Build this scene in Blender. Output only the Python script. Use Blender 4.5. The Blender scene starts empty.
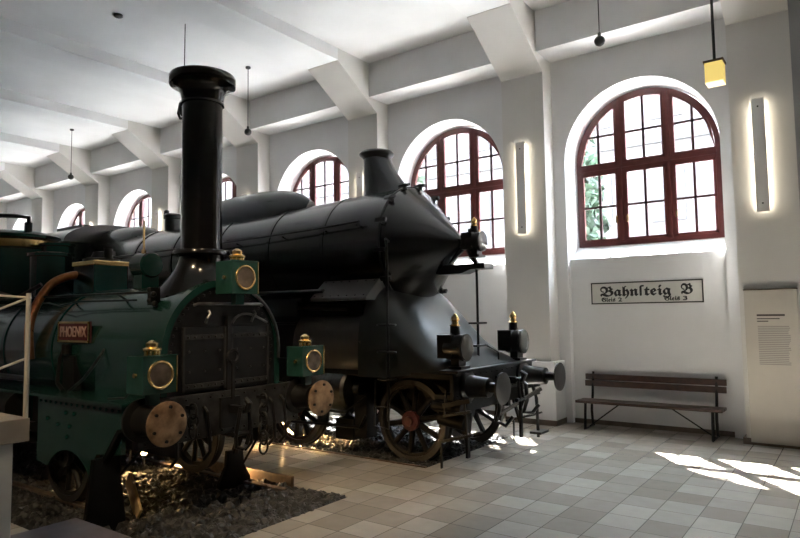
import bpy, math, random
import numpy as np
from mathutils import Vector, Matrix
random.seed(7); rng = np.random.default_rng(7)
SC = bpy.context.scene
COL = SC.collection
PI = math.pi

# ------------------------------------------------------------------ materials
def mat(name, color, rough=0.5, metal=0.0, noise=0.0, nscale=6.0, rvar=0.0, bump=0.0, bscale=60.0, coat=0.0, spec=0.5, dirt=None):
    m = bpy.data.materials.new(name); m.use_nodes = True
    nt = m.node_tree; b = nt.nodes['Principled BSDF']
    b.inputs['Roughness'].default_value = rough; b.inputs['Metallic'].default_value = metal
    b.inputs['Coat Weight'].default_value = coat; b.inputs['Coat Roughness'].default_value = .12; b.inputs['Specular IOR Level'].default_value = spec
    c = (*color, 1)
    b.inputs['Base Color'].default_value = c
    tc = nt.nodes.new('ShaderNodeTexCoord')
    if noise or rvar or dirt:
        n = nt.nodes.new('ShaderNodeTexNoise'); n.inputs['Scale'].default_value = nscale; n.inputs['Detail'].default_value = 5
        nt.links.new(tc.outputs['Object'], n.inputs['Vector'])
        r = nt.nodes.new('ShaderNodeValToRGB')
        d = dirt if dirt else tuple(x*(1-noise) for x in color)
        r.color_ramp.elements[0].position = .35; r.color_ramp.elements[1].position = .65
        r.color_ramp.elements[0].color = (*d, 1)
        r.color_ramp.elements[1].color = (*[min(1, x*(1+noise)) for x in color], 1)
        nt.links.new(n.outputs['Fac'], r.inputs['Fac'])
        if noise or dirt: nt.links.new(r.outputs['Color'], b.inputs['Base Color'])
        if rvar:
            mr = nt.nodes.new('ShaderNodeMapRange')
            mr.inputs['To Min'].default_value = max(0, rough-rvar); mr.inputs['To Max'].default_value = min(1, rough+rvar)
            nt.links.new(n.outputs['Fac'], mr.inputs['Value']); nt.links.new(mr.outputs['Result'], b.inputs['Roughness'])
    if bump:
        n2 = nt.nodes.new('ShaderNodeTexNoise'); n2.inputs['Scale'].default_value = bscale; n2.inputs['Detail'].default_value = 3
        nt.links.new(tc.outputs['Object'], n2.inputs['Vector'])
        bp = nt.nodes.new('ShaderNodeBump'); bp.inputs['Strength'].default_value = bump; bp.inputs['Distance'].default_value = .01
        nt.links.new(n2.outputs['Fac'], bp.inputs['Height']); nt.links.new(bp.outputs['Normal'], b.inputs['Normal'])
    return m

def emis(name, color, strength):
    m = bpy.data.materials.new(name); m.use_nodes = True
    b = m.node_tree.nodes['Principled BSDF']
    b.inputs['Base Color'].default_value = (*color, 1)
    b.inputs['Emission Color'].default_value = (*color, 1); b.inputs['Emission Strength'].default_value = strength
    return m

def tile_mat():
    m = bpy.data.materials.new('floor_tiles'); m.use_nodes = True
    nt = m.node_tree; N = nt.nodes; L = nt.links; b = N['Principled BSDF']
    tc = N.new('ShaderNodeTexCoord')
    mp = N.new('ShaderNodeMapping'); mp.inputs['Location'].default_value = (.89/.34, .05/.34, 0); mp.inputs['Scale'].default_value = (1/.34, 1/.34, 1)
    L.new(tc.outputs['Object'], mp.inputs['Vector'])
    fl = N.new('ShaderNodeVectorMath'); fl.operation = 'FLOOR'; L.new(mp.outputs[0], fl.inputs[0])
    fr = N.new('ShaderNodeVectorMath'); fr.operation = 'FRACTION'; L.new(mp.outputs[0], fr.inputs[0])
    wn = N.new('ShaderNodeTexWhiteNoise'); wn.noise_dimensions = '2D'; L.new(fl.outputs[0], wn.inputs['Vector'])
    rp = N.new('ShaderNodeValToRGB'); e = rp.color_ramp.elements
    e[0].position = 0; e[0].color = (.37, .335, .28, 1); e[1].position = 1; e[1].color = (.60, .56, .49, 1)
    k = e.new(.5); k.color = (.48, .437, .372, 1)
    L.new(wn.outputs['Value'], rp.inputs['Fac'])
    # veins inside the stone
    nz = N.new('ShaderNodeTexNoise'); nz.inputs['Scale'].default_value = 7; nz.inputs['Detail'].default_value = 6
    L.new(tc.outputs['Object'], nz.inputs['Vector'])
    mr = N.new('ShaderNodeMapRange'); mr.inputs['To Min'].default_value = .88; mr.inputs['To Max'].default_value = 1.1
    L.new(nz.outputs['Fac'], mr.inputs['Value'])
    mul = N.new('ShaderNodeVectorMath'); mul.operation = 'SCALE'; L.new(rp.outputs[0], mul.inputs[0]); L.new(mr.outputs[0], mul.inputs['Scale'])
    sx = N.new('ShaderNodeSeparateXYZ'); L.new(fr.outputs[0], sx.inputs[0])
    def edge(o):
        a = N.new('ShaderNodeMath'); a.operation = 'SUBTRACT'; a.inputs[1].default_value = .5; L.new(o, a.inputs[0])
        c = N.new('ShaderNodeMath'); c.operation = 'ABSOLUTE'; L.new(a.outputs[0], c.inputs[0])
        g = N.new('ShaderNodeMath'); g.operation = 'GREATER_THAN'; g.inputs[1].default_value = .489; L.new(c.outputs[0], g.inputs[0]); return g
    ga, gb = edge(sx.outputs['X']), edge(sx.outputs['Y'])
    mx = N.new('ShaderNodeMath'); mx.operation = 'MAXIMUM'; L.new(ga.outputs[0], mx.inputs[0]); L.new(gb.outputs[0], mx.inputs[1])
    mix = N.new('ShaderNodeMix'); mix.data_type = 'RGBA'; L.new(mx.outputs[0], mix.inputs['Factor'])
    L.new(mul.outputs[0], mix.inputs[6]); mix.inputs[7].default_value = (.16, .145, .125, 1)
    L.new(mix.outputs[2], b.inputs['Base Color'])
    mr2 = N.new('ShaderNodeMapRange'); mr2.inputs['To Min'].default_value = .09; mr2.inputs['To Max'].default_value = .25
    L.new(nz.outputs['Fac'], mr2.inputs['Value']); L.new(mr2.outputs[0], b.inputs['Roughness'])
    return m

def glass_mat(name, tint=(1, 1, 1), gl=.06):
    m = bpy.data.materials.new(name); m.use_nodes = True
    nt = m.node_tree; N = nt.nodes; N.remove(N['Principled BSDF'])
    t = N.new('ShaderNodeBsdfTransparent'); t.inputs[0].default_value = (*tint, 1)
    g = N.new('ShaderNodeBsdfGlossy'); g.inputs['Roughness'].default_value = .05
    x = N.new('ShaderNodeMixShader'); x.inputs[0].default_value = gl
    nt.links.new(t.outputs[0], x.inputs[1]); nt.links.new(g.outputs[0], x.inputs[2])
    nt.links.new(x.outputs[0], N['Material Output'].inputs['Surface'])
    return m

M = {}
M['plaster'] = mat('white_plaster', (.72, .72, .72), .85, noise=.03, nscale=1.5, bump=.08, bscale=25)
M['ceil'] = mat('ceiling_plaster', (.80, .80, .80), .9, noise=.03, nscale=1.2, bump=.1, bscale=18)
M['pier'] = mat('pier_plaster', (.66, .645, .615), .85, noise=.03, nscale=1.5, bump=.06, bscale=25)
M['darkwall'] = mat('dark_exhibition_wall', (.32, .32, .325), .8, noise=.1, nscale=1)
M['tiles'] = tile_mat()
M['skirt'] = mat('brown_skirting', (.11, .085, .06), .5, noise=.2)
M['frame'] = mat('oxblood_window_paint', (.098, .026, .024), .38, noise=.15, nscale=9)
M['bar'] = mat('dark_glazing_bar', (.05, .018, .02), .4)
M['glass'] = glass_mat('window_glass')
M['brass'] = mat('polished_brass', (.86, .60, .26), .24, 1)
M['copper'] = mat('copper_pipe', (.48, .19, .08), .32, 1, noise=.2, nscale=14, rvar=.1)
M['steel'] = mat('worn_steel', (.14, .135, .13), .38, 1, noise=.25, nscale=12, rvar=.12)
M['black'] = mat('black_loco_paint', (.007, .0075, .0075), .32, spec=.55, coat=.15)
M['boiler'] = mat('black_boiler_sheet', (.009, .0095, .0105), .25, spec=.7, coat=.5)
M['fairing'] = mat('grey_fairing_sheet', (.030, .032, .030), .30, spec=.5, coat=.2)
M['cover'] = mat('grey_cover_sheet', (.12, .12, .115), .4)
M['cladding'] = mat('brownish_cladding_sheet', (.075, .064, .054), .3, coat=.2)
M['chimney'] = mat('chimney_enamel', (.006, .006, .006), .18, noise=.2, nscale=5, rvar=.05, coat=.4)
M['green'] = mat('dark_green_paint', (.0085, .040, .032), .24, coat=.6)
M['lampgreen'] = mat('lantern_green', (.018, .062, .050), .26, noise=.15, nscale=6, coat=.2)
M['iron'] = mat('dark_iron', (.007, .0065, .006), .5, spec=.3, noise=.4, nscale=15, rvar=.15)
M['doorblack'] = mat('smokebox_black', (.004, .004, .0045), .48, noise=.3, nscale=8, rvar=.06, spec=.28)
M['beamgrey'] = mat('worn_grey_beam', (.022, .0215, .021), .45, spec=.35, noise=.5, nscale=10, rvar=.15)
M['bufface'] = mat('rusty_buffer_face', (.30, .185, .095), .45, .2, noise=.3, nscale=11, rvar=.12, dirt=(.16, .085, .038))
M['bufgrey'] = mat('grey_buffer_face', (.030, .029, .030), .42, .1, noise=.25, nscale=9, rvar=.1)
M['tyre'] = mat('wheel_tyre', (.026, .025, .024), .38, .2, noise=.3, nscale=12, rvar=.12)
M['wheel'] = mat('wheel_paint', (.010, .009, .008), .5, spec=.3, noise=.4, nscale=12)
M['hubred'] = mat('red_hub', (.09, .018, .017), .5, noise=.3, nscale=14)
M['lens'] = mat('lamp_lens', (.13, .13, .12), .12, .1, coat=.5)
M['darklens'] = mat('lantern_glass', (.15, .12, .095), .08, .2, coat=.6, noise=.5, nscale=6)
M['plateletter'] = mat('pale_red_lettering', (.42, .26, .22), .5)
M['platered'] = mat('plate_red', (.08, .012, .014), .5)
M['wood'] = mat('bench_wood', (.045, .020, .013), .38, noise=.35, nscale=14, rvar=.1, coat=.15)
M['ochre'] = mat('chock_wood', (.46, .29, .13), .6, noise=.3, nscale=9)
M['kerb'] = mat('kerb_board', (.10, .06, .035), .6, noise=.4, nscale=9)
M['rail'] = mat('rail_steel', (.28, .22, .17), .35, .85, noise=.3, nscale=15)
M['stone'] = mat('ballast_stone', (.034, .033, .032), .6, noise=.6, nscale=9)
M['bed'] = mat('ballast_bed', (.03, .029, .028), .9, noise=.4, nscale=20)
M['lampmetal'] = mat('lamp_cover_metal', (.80, .79, .77), .6)
M['led'] = emis('led_strip', (1, .92, .76), 3.0)
M['cubeglass'] = emis('cube_lamp_glass', (.90, .68, .20), .15)
M['cubebottom'] = emis('cube_lamp_bottom', (1, .86, .5), .32)
M['wire'] = mat('dark_cable', (.03, .03, .03), .5)
M['sign'] = mat('sign_enamel', (.66, .65, .60), .3, noise=.05, nscale=3)
M['ink'] = mat('sign_ink', (.018, .018, .017), .45)
M['panel'] = mat('info_panel', (.52, .485, .43), .6, noise=.02)
M['print'] = mat('grey_print', (.30, .28, .26), .7)
M['printdark'] = mat('dark_print', (.06, .055, .05), .7)
M['plinthwhite'] = mat('pedestal_white', (.80, .78, .72), .6, noise=.04)
M['plinthtan'] = mat('pedestal_tan', (.36, .30, .24), .55, noise=.08)
M['stepgrey'] = mat('step_lilac_grey', (.20, .18, .20), .7, noise=.08)
M['post'] = mat('post_cream', (.62, .58, .50), .4)
M['leaf'] = mat('leaf', (.014, .032, .014), .7, noise=.5, nscale=2)
M['bark'] = mat('bark', (.12, .09, .06), .9, noise=.4)
M['facade'] = mat('facade_render', (.055, .046, .044), .9, noise=.06, nscale=.6)
M['facadetrim'] = mat('facade_trim', (.030, .027, .026), .9)
M['ground'] = mat('yard_paving', (.62, .60, .57), .9, noise=.15, nscale=.8)
M['spot'] = emis('warm_spot_lens', (1, .62, .25), 8)

# ------------------------------------------------------------------ mesh builder
class MB:
    def __init__(s): s.v = []; s.f = []
    def add(s, vs, fs):
        o = len(s.v); s.v += [tuple(v) for v in vs]; s.f += [tuple(i+o for i in f) for f in fs]; return s
    def box(s, x0, x1, y0, y1, z0, z1):
        x0, x1 = sorted((x0, x1)); y0, y1 = sorted((y0, y1)); z0, z1 = sorted((z0, z1))
        return s.add([(x0,y0,z0),(x1,y0,z0),(x1,y1,z0),(x0,y1,z0),(x0,y0,z1),(x1,y0,z1),(x1,y1,z1),(x0,y1,z1)],
                     [(0,3,2,1),(4,5,6,7),(0,1,5,4),(1,2,6,5),(2,3,7,6),(3,0,4,7)])
    def bar(s, p0, p1, w, h, up=(0,0,1)):
        p0, p1 = Vector(p0), Vector(p1); d = (p1-p0).normalized(); u = Vector(up)
        a = d.cross(u)
        if a.length < 1e-4: a = d.cross(Vector((1,0,0)))
        a.normalize(); b = a.cross(d).normalized(); a *= w/2; b *= h/2
        vs = [p0-a-b, p0+a-b, p0+a+b, p0-a+b, p1-a-b, p1+a-b, p1+a+b, p1-a+b]
        return s.add(vs, [(0,1,2,3),(7,6,5,4),(0,4,5,1),(1,5,6,2),(2,6,7,3),(3,7,4,0)])
    def tube(s, pts, r, n=10, closed=False):
        P = [Vector(p) for p in pts]; k = len(P)
        R = r if hasattr(r, '__len__') else [r]*k
        T = []
        for i in range(k):
            if closed: t = P[(i+1) % k]-P[i-1]
            else: t = P[min(i+1, k-1)]-P[max(i-1, 0)]
            T.append(t.normalized())
        a = T[0].orthogonal().normalized(); vs = []
        for i in range(k):
            a = (a-T[i]*a.dot(T[i])).normalized(); b = T[i].cross(a)
            for j in range(n):
                t = 2*PI*j/n; vs.append(P[i]+(a*math.cos(t)+b*math.sin(t))*R[i])
        fs = []
        for i in range(k if closed else k-1):
            i2 = (i+1) % k
            for j in range(n):
                j2 = (j+1) % n; fs.append((i*n+j, i*n+j2, i2*n+j2, i2*n+j))
        if not closed: fs += [tuple(range(n))[::-1], tuple((k-1)*n+j for j in range(n))]
        return s.add(vs, fs)
    def cyl(s, p0, p1, r0, r1=None, n=24): return s.tube([p0, p1], [r0, r0 if r1 is None else r1], n)
    def lathe(s, prof, org, axis='Z', n=32, sy=1.0, close=True):
        """prof: (radius, distance along axis)"""
        o = Vector(org); vs = []
        for r, h in prof:
            for j in range(n):
                t = 2*PI*j/n; c, q = r*math.cos(t), r*math.sin(t)*sy
                if axis == 'Z': vs.append(o+Vector((c, q, h)))
                elif axis == 'X': vs.append(o+Vector((h, c, q)))
                else: vs.append(o+Vector((q, h, c)))
        k = len(prof); fs = []
        for i in range(k-1):
            for j in range(n):
                j2 = (j+1) % n; fs.append((i*n+j, i*n+j2, (i+1)*n+j2, (i+1)*n+j))
        if close: fs += [tuple(range(n))[::-1], tuple((k-1)*n+j for j in range(n))]
        return s.add(vs, fs)
    def ball(s, c, r, n=16, sx=1, sy=1, sz=1):
        k = n//2; b = MB(); b.lathe([(max(1e-4, math.sin(PI*i/k)), -math.cos(PI*i/k)) for i in range(k+1)], (0,0,0), 'Z', n)
        return s.add([(c[0]+v[0]*r*sx, c[1]+v[1]*r*sy, c[2]+v[2]*r*sz) for v in b.v], b.f)
    def ring(s, c, axis, R, r, n=32, m=8, sy=1):
        pts = []
        for i in range(n):
            t = 2*PI*i/n; a, b = R*math.cos(t), R*math.sin(t)*sy
            pts.append({'X': (c[0], c[1]+a, c[2]+b), 'Y': (c[0]+a, c[1], c[2]+b), 'Z': (c[0]+a, c[1]+b, c[2])}[axis])
        return s.tube(pts, r, m, closed=True)
    def prism(s, poly, axis, a, b):
        """poly: 2D outline; axis X: (y,z), Y: (x,z), Z: (x,y)"""
        f = {'X': lambda p, t: (t, p[0], p[1]), 'Y': lambda p, t: (p[0], t, p[1]), 'Z': lambda p, t: (p[0], p[1], t)}[axis]
        n = len(poly); vs = [f(p, a) for p in poly]+[f(p, b) for p in poly]
        fs = [tuple(range(n)), tuple(range(2*n-1, n-1, -1))]+[(i, i+n, (i+1) % n+n, (i+1) % n) for i in range(n)]
        return s.add(vs, fs)
    def loft(s, rows, caps=True, closed=True):
        n = len(rows[0]); vs = [p for r in rows for p in r]; fs = []
        for i in range(len(rows)-1):
            for j in range(n if closed else n-1):
                j2 = (j+1) % n; fs.append((i*n+j, i*n+j2, (i+1)*n+j2, (i+1)*n+j))
        if caps: fs += [tuple(range(n))[::-1], tuple((len(rows)-1)*n+j for j in range(n))]
        return s.add(vs, fs)
    def rivet(s, c, r=.012): return s.ball(c, r, 6)
    def build(s, name, material, parent=None, smooth=True, bevel=0, sharp=35):
        me = bpy.data.meshes.new(name)
        off = world_off(parent)
        me.from_pydata([(v[0]-off[0], v[1]-off[1], v[2]-off[2]) for v in s.v], [], s.f)
        import bmesh
        bm = bmesh.new(); bm.from_mesh(me); bmesh.ops.recalc_face_normals(bm, faces=bm.faces); bm.to_mesh(me); bm.free()
        if smooth:
            me.polygons.foreach_set('use_smooth', [True]*len(me.polygons)); me.set_sharp_from_angle(angle=math.radians(sharp))
        me.materials.append(M[material] if isinstance(material, str) else material)
        o = bpy.data.objects.new(name, me); COL.objects.link(o)
        if parent: o.parent = parent
        if bevel:
            md = o.modifiers.new('edge', 'BEVEL'); md.width = bevel; md.segments = 2; md.limit_method = 'ANGLE'; md.angle_limit = math.radians(40)
        return o

def world_off(o):
    x = Vector((0,0,0))
    while o: x += o.location; o = o.parent
    return x
def tag(o, label=None, cat=None, group=None, kind=None):
    if label: o['label'] = label
    if cat: o['category'] = cat
    if group: o['group'] = group
    if kind: o['kind'] = kind
    return o
def thing(name, label, cat, loc, group=None):
    o = bpy.data.objects.new(name, None); COL.objects.link(o); o.location = loc; o.empty_display_size = .1
    return tag(o, label, cat, group)
def struct(mb, name, material, **k): return tag(mb.build(name, material, **k), kind='structure')
def copy_tree(o, parent=None):
    c = o.copy(); COL.objects.link(c)
    if parent: c.parent = parent
    for ch in list(o.children): copy_tree(ch, c)
    return c
def text_mesh(name, body, size, material, parent, loc, rot, bold=0, fat=0, ext=.004, spacing=1.0, width=None, wx=1.0):
    cu = bpy.data.curves.new(name, 'FONT'); cu.body = body; cu.size = size; cu.extrude = ext; cu.offset = bold; cu.space_character = spacing
    tmp = bpy.data.objects.new('tmp_text', cu); COL.objects.link(tmp); bpy.context.view_layer.update()
    me = bpy.data.meshes.new_from_object(tmp.evaluated_get(bpy.context.evaluated_depsgraph_get()))
    bpy.data.objects.remove(tmp)
    xs = [v.co.x for v in me.vertices]; x0, x1 = min(xs), max(xs)
    sx = (width/(x1-x0)) if width else wx
    R = Matrix.Rotation(rot[2], 4, 'Z') @ Matrix.Rotation(rot[0], 4, 'X')
    off = world_off(parent)
    for v in me.vertices:
        q = R @ Vector(((v.co.x-x0)*sx, v.co.y, v.co.z)); v.co = q+Vector(loc)-off
    if fat:
        import bmesh
        bm = bmesh.new(); bm.from_mesh(me)
        g0 = bm.verts[:]+bm.edges[:]+bm.faces[:]
        for dx, dz in ((fat,0),(-fat,0),(0,fat),(0,-fat)):
            d = bmesh.ops.duplicate(bm, geom=g0)
            for v in d['geom']:
                if isinstance(v, bmesh.types.BMVert): v.co += Vector((dx,random.uniform(-.0004,0),dz))
        bm.to_mesh(me); bm.free()
    me.name = name; me.materials.clear(); me.materials.append(M[material])
    o = bpy.data.objects.new(name, me); COL.objects.link(o); o.parent = parent
    return o

# ------------------------------------------------------------------ camera
H = 1.8
yaw, pitch, roll = .6285, .0703, -.0144
cy, sy = math.cos(yaw), math.sin(yaw)
hf = Vector((-sy, cy, 0)); r0 = Vector((cy, sy, 0)); u0 = Vector((0, 0, 1))
fw = hf*math.cos(pitch)+u0*math.sin(pitch); up = u0*math.cos(pitch)-hf*math.sin(pitch)
rt = r0*math.cos(roll)+up*math.sin(roll); up2 = up*math.cos(roll)-r0*math.sin(roll)
cd = bpy.data.cameras.new('camera'); cam = bpy.data.objects.new('camera', cd); COL.objects.link(cam)
mw = Matrix.Identity(4)
for i in range(3): mw[i][0] = rt[i]; mw[i][1] = up2[i]; mw[i][2] = -fw[i]
mw[0][3], mw[1][3], mw[2][3] = 0, 0, H
cam.matrix_world = mw
cd.sensor_width = 36; cd.lens = 630.24/800*36; cd.clip_end = 200
SC.camera = cam

# ------------------------------------------------------------------ the hall
S = 3.4638; PX = -4.024; PW = .75
YP, YN, YW = 9.604, 9.958, 10.40
ZC = 6.67
KS = list(range(-2, 9))                # piers
XL, XR, YF = -33.0, 5.4, -9.0
def bayx(j): return PX+S/2-PW/2-S*j+.0   # middle of the bay right of pier j

# floor with two recesses for the track beds
GY0, GY1, BY0, BY1, BX1 = 2.585, 4.83, 6.20, 8.36, -4.18
mb = MB()
mb.box(BX1, XR, YF, YN+.2, -.2, 0)
mb.box(XL, BX1, YF, GY0, -.2, 0); mb.box(XL, BX1, GY1, BY0, -.2, 0); mb.box(XL, BX1, BY1, YN+.2, -.2, 0)
struct(mb, 'floor', 'tiles', smooth=False)
mb = MB(); mb.box(XL, BX1, GY0, GY1, -.35, -.125); mb.box(XL, BX1, BY0, BY1, -.35, -.125)
struct(mb, 'floor_recess', 'bed', smooth=False)

struct(MB().box(XL, XR, YF, YN+.6, ZC, ZC+.25), 'ceiling', 'ceil', smooth=False)
struct(MB().box(XL-.2, XL, YF, YN+.6, -.2, ZC+.2), 'wall_left', 'plaster', smooth=False)
struct(MB().box(XR, XR+.2, YF, YN+.6, -.2, ZC+.2), 'wall_right', 'darkwall', smooth=False)
struct(MB().box(XL-.2, XR+.2, YF-.2, YF, -.2, ZC+.2), 'wall_front', 'darkwall', smooth=False)

# window wall: one arched recess per bay
RO, RI, ZSP = 1.165, 1.115, 4.255
def arch(cx, R, z0, n=28, zsp=ZSP):
    return [(cx-R, z0)]+[(cx-R*math.cos(PI*i/n), zsp+R*math.sin(PI*i/n)) for i in range(n+1)]+[(cx+R, z0)]
wall, sill = MB(), []
solid = MB(); solid.box(bayx(0)+S/2-.001+.2, XR, YN-.35, YN+.1, 0, ZC)
struct(solid, 'wall_back_solid', 'darkwall', smooth=False)
for j in [k for k in KS if k >= 0]:
    c = bayx(j)
    xa, xb = c-S/2, c+S/2
    o = arch(c, RO, 0); i_ = arch(c, RI, 0)
    n = len(o)
    # wall face around the opening
    wall.add([(xa,YN,0),(o[0][0],YN,0),(o[0][0],YN,ZSP),(xa,YN,ZSP)], [(0,1,2,3)])
    wall.add([(o[-1][0],YN,0),(xb,YN,0),(xb,YN,ZSP),(o[-1][0],YN,ZSP)], [(0,1,2,3)])
    ar = o[1:-1]
    vs = [(p[0],YN,p[1]) for p in ar]; m = len(ar)
    tops = []
    for k, p in enumerate(ar):
        f = k/(m-1); tops.append((xa+(xb-xa)*f, YN, ZC))
    wall.add([(xa,YN,ZSP)]+vs+[(xb,YN,ZSP)]+[(xa,YN,ZC)]+tops+[(xb,YN,ZC)],
             [(k, k+1, k+1+m+2, k+m+2) for k in range(m+1)])
    # splayed reveal
    wall.add([(p[0],YN,p[1]) for p in o]+[(p[0],YW+.06,p[1]) for p in i_], [(k, k+1, k+1+n, k+n) for k in range(n-1)])
    # parapet under the window with a sloping sill
    x0, x1 = c-RO, c+RO
    wall.add([(x0,10.05,0),(x1,10.05,0),(x1,10.05,2.64),(x0,10.05,2.64),(x1,10.40,2.87),(x0,10.40,2.87)], [(0,1,2,3),(3,2,4,5)])
struct(wall, 'wall_back', 'plaster', smooth=False)

def pier(k):
    xr = PX-S*k; xl = xr-PW
    b = MB(); b.box(xl, xr, YP, YN+.1, 0, ZC)
    # haunch under the beam
    b.prism([(YP-.001, 5.74), (YP-.001, ZC), (8.46, ZC), (8.46, 6.44)], 'X', xl, xr)
    o = struct(b, 'pier', 'pier', smooth=False)
    pl = MB().box(xl-.03, xr+.09, YP-.07, YN-.01, 0, 1.0)
    if k >= 0: struct(pl, 'pier_plinth', 'plaster', smooth=False, bevel=.008)
    struct(MB().box(xl-.04, xr+(.10 if k >= 0 else .01), YP-.085 if k >= 0 else YP-.015, YN-.02, 0, .085), 'baseboard_pier', 'skirt', smooth=False)
for k in KS[1:]: pier(k)
for k in KS:
    xr = PX-S*k; xl = xr-PW
    b = MB(); b.box(xl+.0005, xr-.0005, YF, 8.47, 6.45, ZC)
    struct(b, 'ceiling_beam', 'ceil', smooth=False)
for j in [k for k in KS if k >= 0]:
    xl, xr = PX-S*j, PX-S*(j-1)-PW
    struct(MB().box(xl, xr, 9.36, YN+.05, 6.0, ZC), 'lintel_band', 'plaster', smooth=False)
    struct(MB().box(xl, xr, 10.03, 10.06, 0, .07), 'baseboard_back', 'skirt', smooth=False)

# ------------------------------------------------------------------ windows
def window(idx, j):
    c = bayx(j); y0, y1 = YW-.035, YW+.035
    z0, zt, R = 2.86, 4.14, RI-.005
    fr = MB()
    o = arch(c, R, z0, zsp=4.25); q = arch(c, R-.075, z0+.075, zsp=4.25)
    n = len(o)
    rows = lambda y: [(p[0],y,p[1]) for p in o]+[(p[0],y,p[1]) for p in q]
    vs = rows(y0)+rows(y1); fs = []
    for k in range(n):
        k2 = (k+1) % n
        fs += [(k,k2,n+k2,n+k), (2*n+k,3*n+k,3*n+k2,2*n+k2), (n+k,n+k2,3*n+k2,3*n+k), (k,2*n+k,2*n+k2,k2)]
    fr.add(vs, fs)
    top = lambda x, R_: 4.25+math.sqrt(max(0, R_*R_-(x-c)**2))
    fr.box(c-R+.06, c+R-.06, y0-.01, y1, zt-.06, zt+.06)
    fr.box(c-R+.06, c+R-.06, y0-.025, y0, zt-.012, zt+.03)
    for m_ in (-.372, .372):
        fr.box(c+m_-.052, c+m_+.052, y0-.006, y1, z0+.05, top(c+m_, R-.03))
        fr.box(c+m_-.016, c+m_+.016, y0-.022, y0, z0+.05, top(c+m_, R-.05))
    f = fr.build('window_%d' % idx, 'frame', smooth=False); tag(f, kind='structure')
    sa, gb = MB(), MB()
    edges = [-R+.075, -.372-.052, -.372+.052, .372-.052, .372+.052, R-.075]
    for a, b in ((0,1),(2,3),(4,5)):
        xa, xb = c+edges[a], c+edges[b]; t = .04; ya, yb = y0-.016, y0+.03
        for (za, zb) in ((z0+.075, zt-.06),):
            sa.box(xa,xb,ya,yb,za,za+t); sa.box(xa,xb,ya,yb,zb-t,zb); sa.box(xa,xa+t,ya,yb,za,zb); sa.box(xb-t,xb,ya,yb,za,zb)
            xm, zm = (xa+xb)/2, (za+zb)/2
            gb.box(xm-.019,xm+.019,ya+.01,yb-.005,za+t,zb-t); gb.box(xa+t,xb-t,ya+.01,yb-.005,zm-.018,zm+.018)
        za = zt+.06
        sa.box(xa,xb,ya,yb,za,za+t)
        Ri = R-.075
        if a == 2:
            sa.box(xa,xa+t,ya,yb,za,top(xa,Ri)); sa.box(xb-t,xb,ya,yb,za,top(xb,Ri))
        elif a == 0: sa.box(xb-t,xb,ya,yb,za,top(xb,Ri)-.01)
        else: sa.box(xa,xa+t,ya,yb,za,top(xa,Ri)-.01)
        # curved top of the sash
        xs = [xa+(xb-xa)*k/12 for k in range(13)]
        for x_0, x_1 in zip(xs[:-1], xs[1:]):
            p0 = (x_0, top(x_0,Ri-.001)); p1 = (x_1, top(x_1,Ri-.001)); p2 = (x_1, max(za+.01, top(x_1,Ri-.04) if abs(x_1-c) < Ri-.04 else za+.01)); p3 = (x_0, max(za+.01, top(x_0,Ri-.04) if abs(x_0-c) < Ri-.04 else za+.01))
            sa.prism([p0,p1,p2,p3], 'Y', ya, yb)
        xm = (xa+xb)/2; zm = za+.50
        gb.box(xm-.019,xm+.019,ya+.01,yb-.005,za+t,top(xm,Ri-.02))
        x_l = max(xa, c-math.sqrt(max(0,(Ri-.02)**2-(zm-4.25)**2))); x_r = min(xb, c+math.sqrt(max(0,(Ri-.02)**2-(zm-4.25)**2)))
        gb.box(x_l,x_r,ya+.01,yb-.005,zm-.018,zm+.018)
    sa.build('sash', 'frame', f, smooth=False); gb.build('glazing_bar', 'bar', f, smooth=False)
    g = arch(c, R-.03, z0+.03, zsp=4.25)
    MB().prism(g, 'Y', YW-.002, YW+.002).build('glass_pane', 'glass', f, smooth=False)
    for x_ in (c-.372+.085, c-.372-.085, c+.372+.085):
        h = MB(); h.box(x_-.012,x_+.012,y0-.03,y0-.014,3.24,3.34); h.box(x_-.01,x_+.01,y0-.055,y0-.03,3.22,3.32)
        h.build('window_handle', 'brass', f, smooth=False)
for n_, j in enumerate([0, 1, 2, 3, 4, 5, 6, 7, 8]): window(n_+1, j)

# ------------------------------------------------------------------ outside
struct(MB().box(-60, 30, 10.8, 60, -1.2, -1.0), 'ground_outside', 'ground', smooth=False)
fb = MB(); fb.box(-60, 30, 24, 25, -1, 13)
fa = struct(fb, 'exterior_facade', 'facade', smooth=False)
fw_ = MB()
for x_ in np.arange(-58, 29, 2.6):
    for z_ in (1.2, 5.0, 8.8): fw_.box(x_, x_+1.2, 23.93, 24.02, z_, z_+2.2)
fw_.build('facade_window', 'facadetrim', fa, smooth=False)
fc = MB(); fc.box(-60, 30, 23.85, 24.02, 4.1, 4.4); fc.box(-60, 30, 23.85, 24.02, 7.9, 8.2); fc.build('facade_cornice', 'facadetrim', fa, smooth=False)
def tree(x, y, h, r, label):
    t = thing('tree', label, 'tree', (x, y, -1), 'trees in the yard outside')
    MB().tube([(x,y,-1),(x+.1,y,h*.3),(x-.05,y+.1,h*.75)], [.16,.12,.05], 10).build('trunk', 'bark', t)
    n = 1500
    c = rng.normal(size=(n,3)); c /= np.linalg.norm(c,axis=1)[:,None]; c *= (rng.random(n)**.45)[:,None]*np.array([r,r,h*.42]); c += np.array([x,y,h*.6])
    q = MB()
    for p in c:
        a = rng.normal(size=3); a /= np.linalg.norm(a); b = np.cross(a, rng.normal(size=3)); b /= np.linalg.norm(b); s_ = rng.uniform(.10,.2)
        q.add([p-a*s_, p+b*s_*.5, p+a*s_, p-b*s_*.5], [(0,1,2,3)])
    q.build('foliage', 'leaf', t, smooth=False)
tree(-5.30, 14.2, 6.4, .75, 'slim green tree outside the window above the bench')
tree(-11.4, 15.2, 7.4, 1.2, 'tall green tree outside the window behind the black conical nose')

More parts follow.
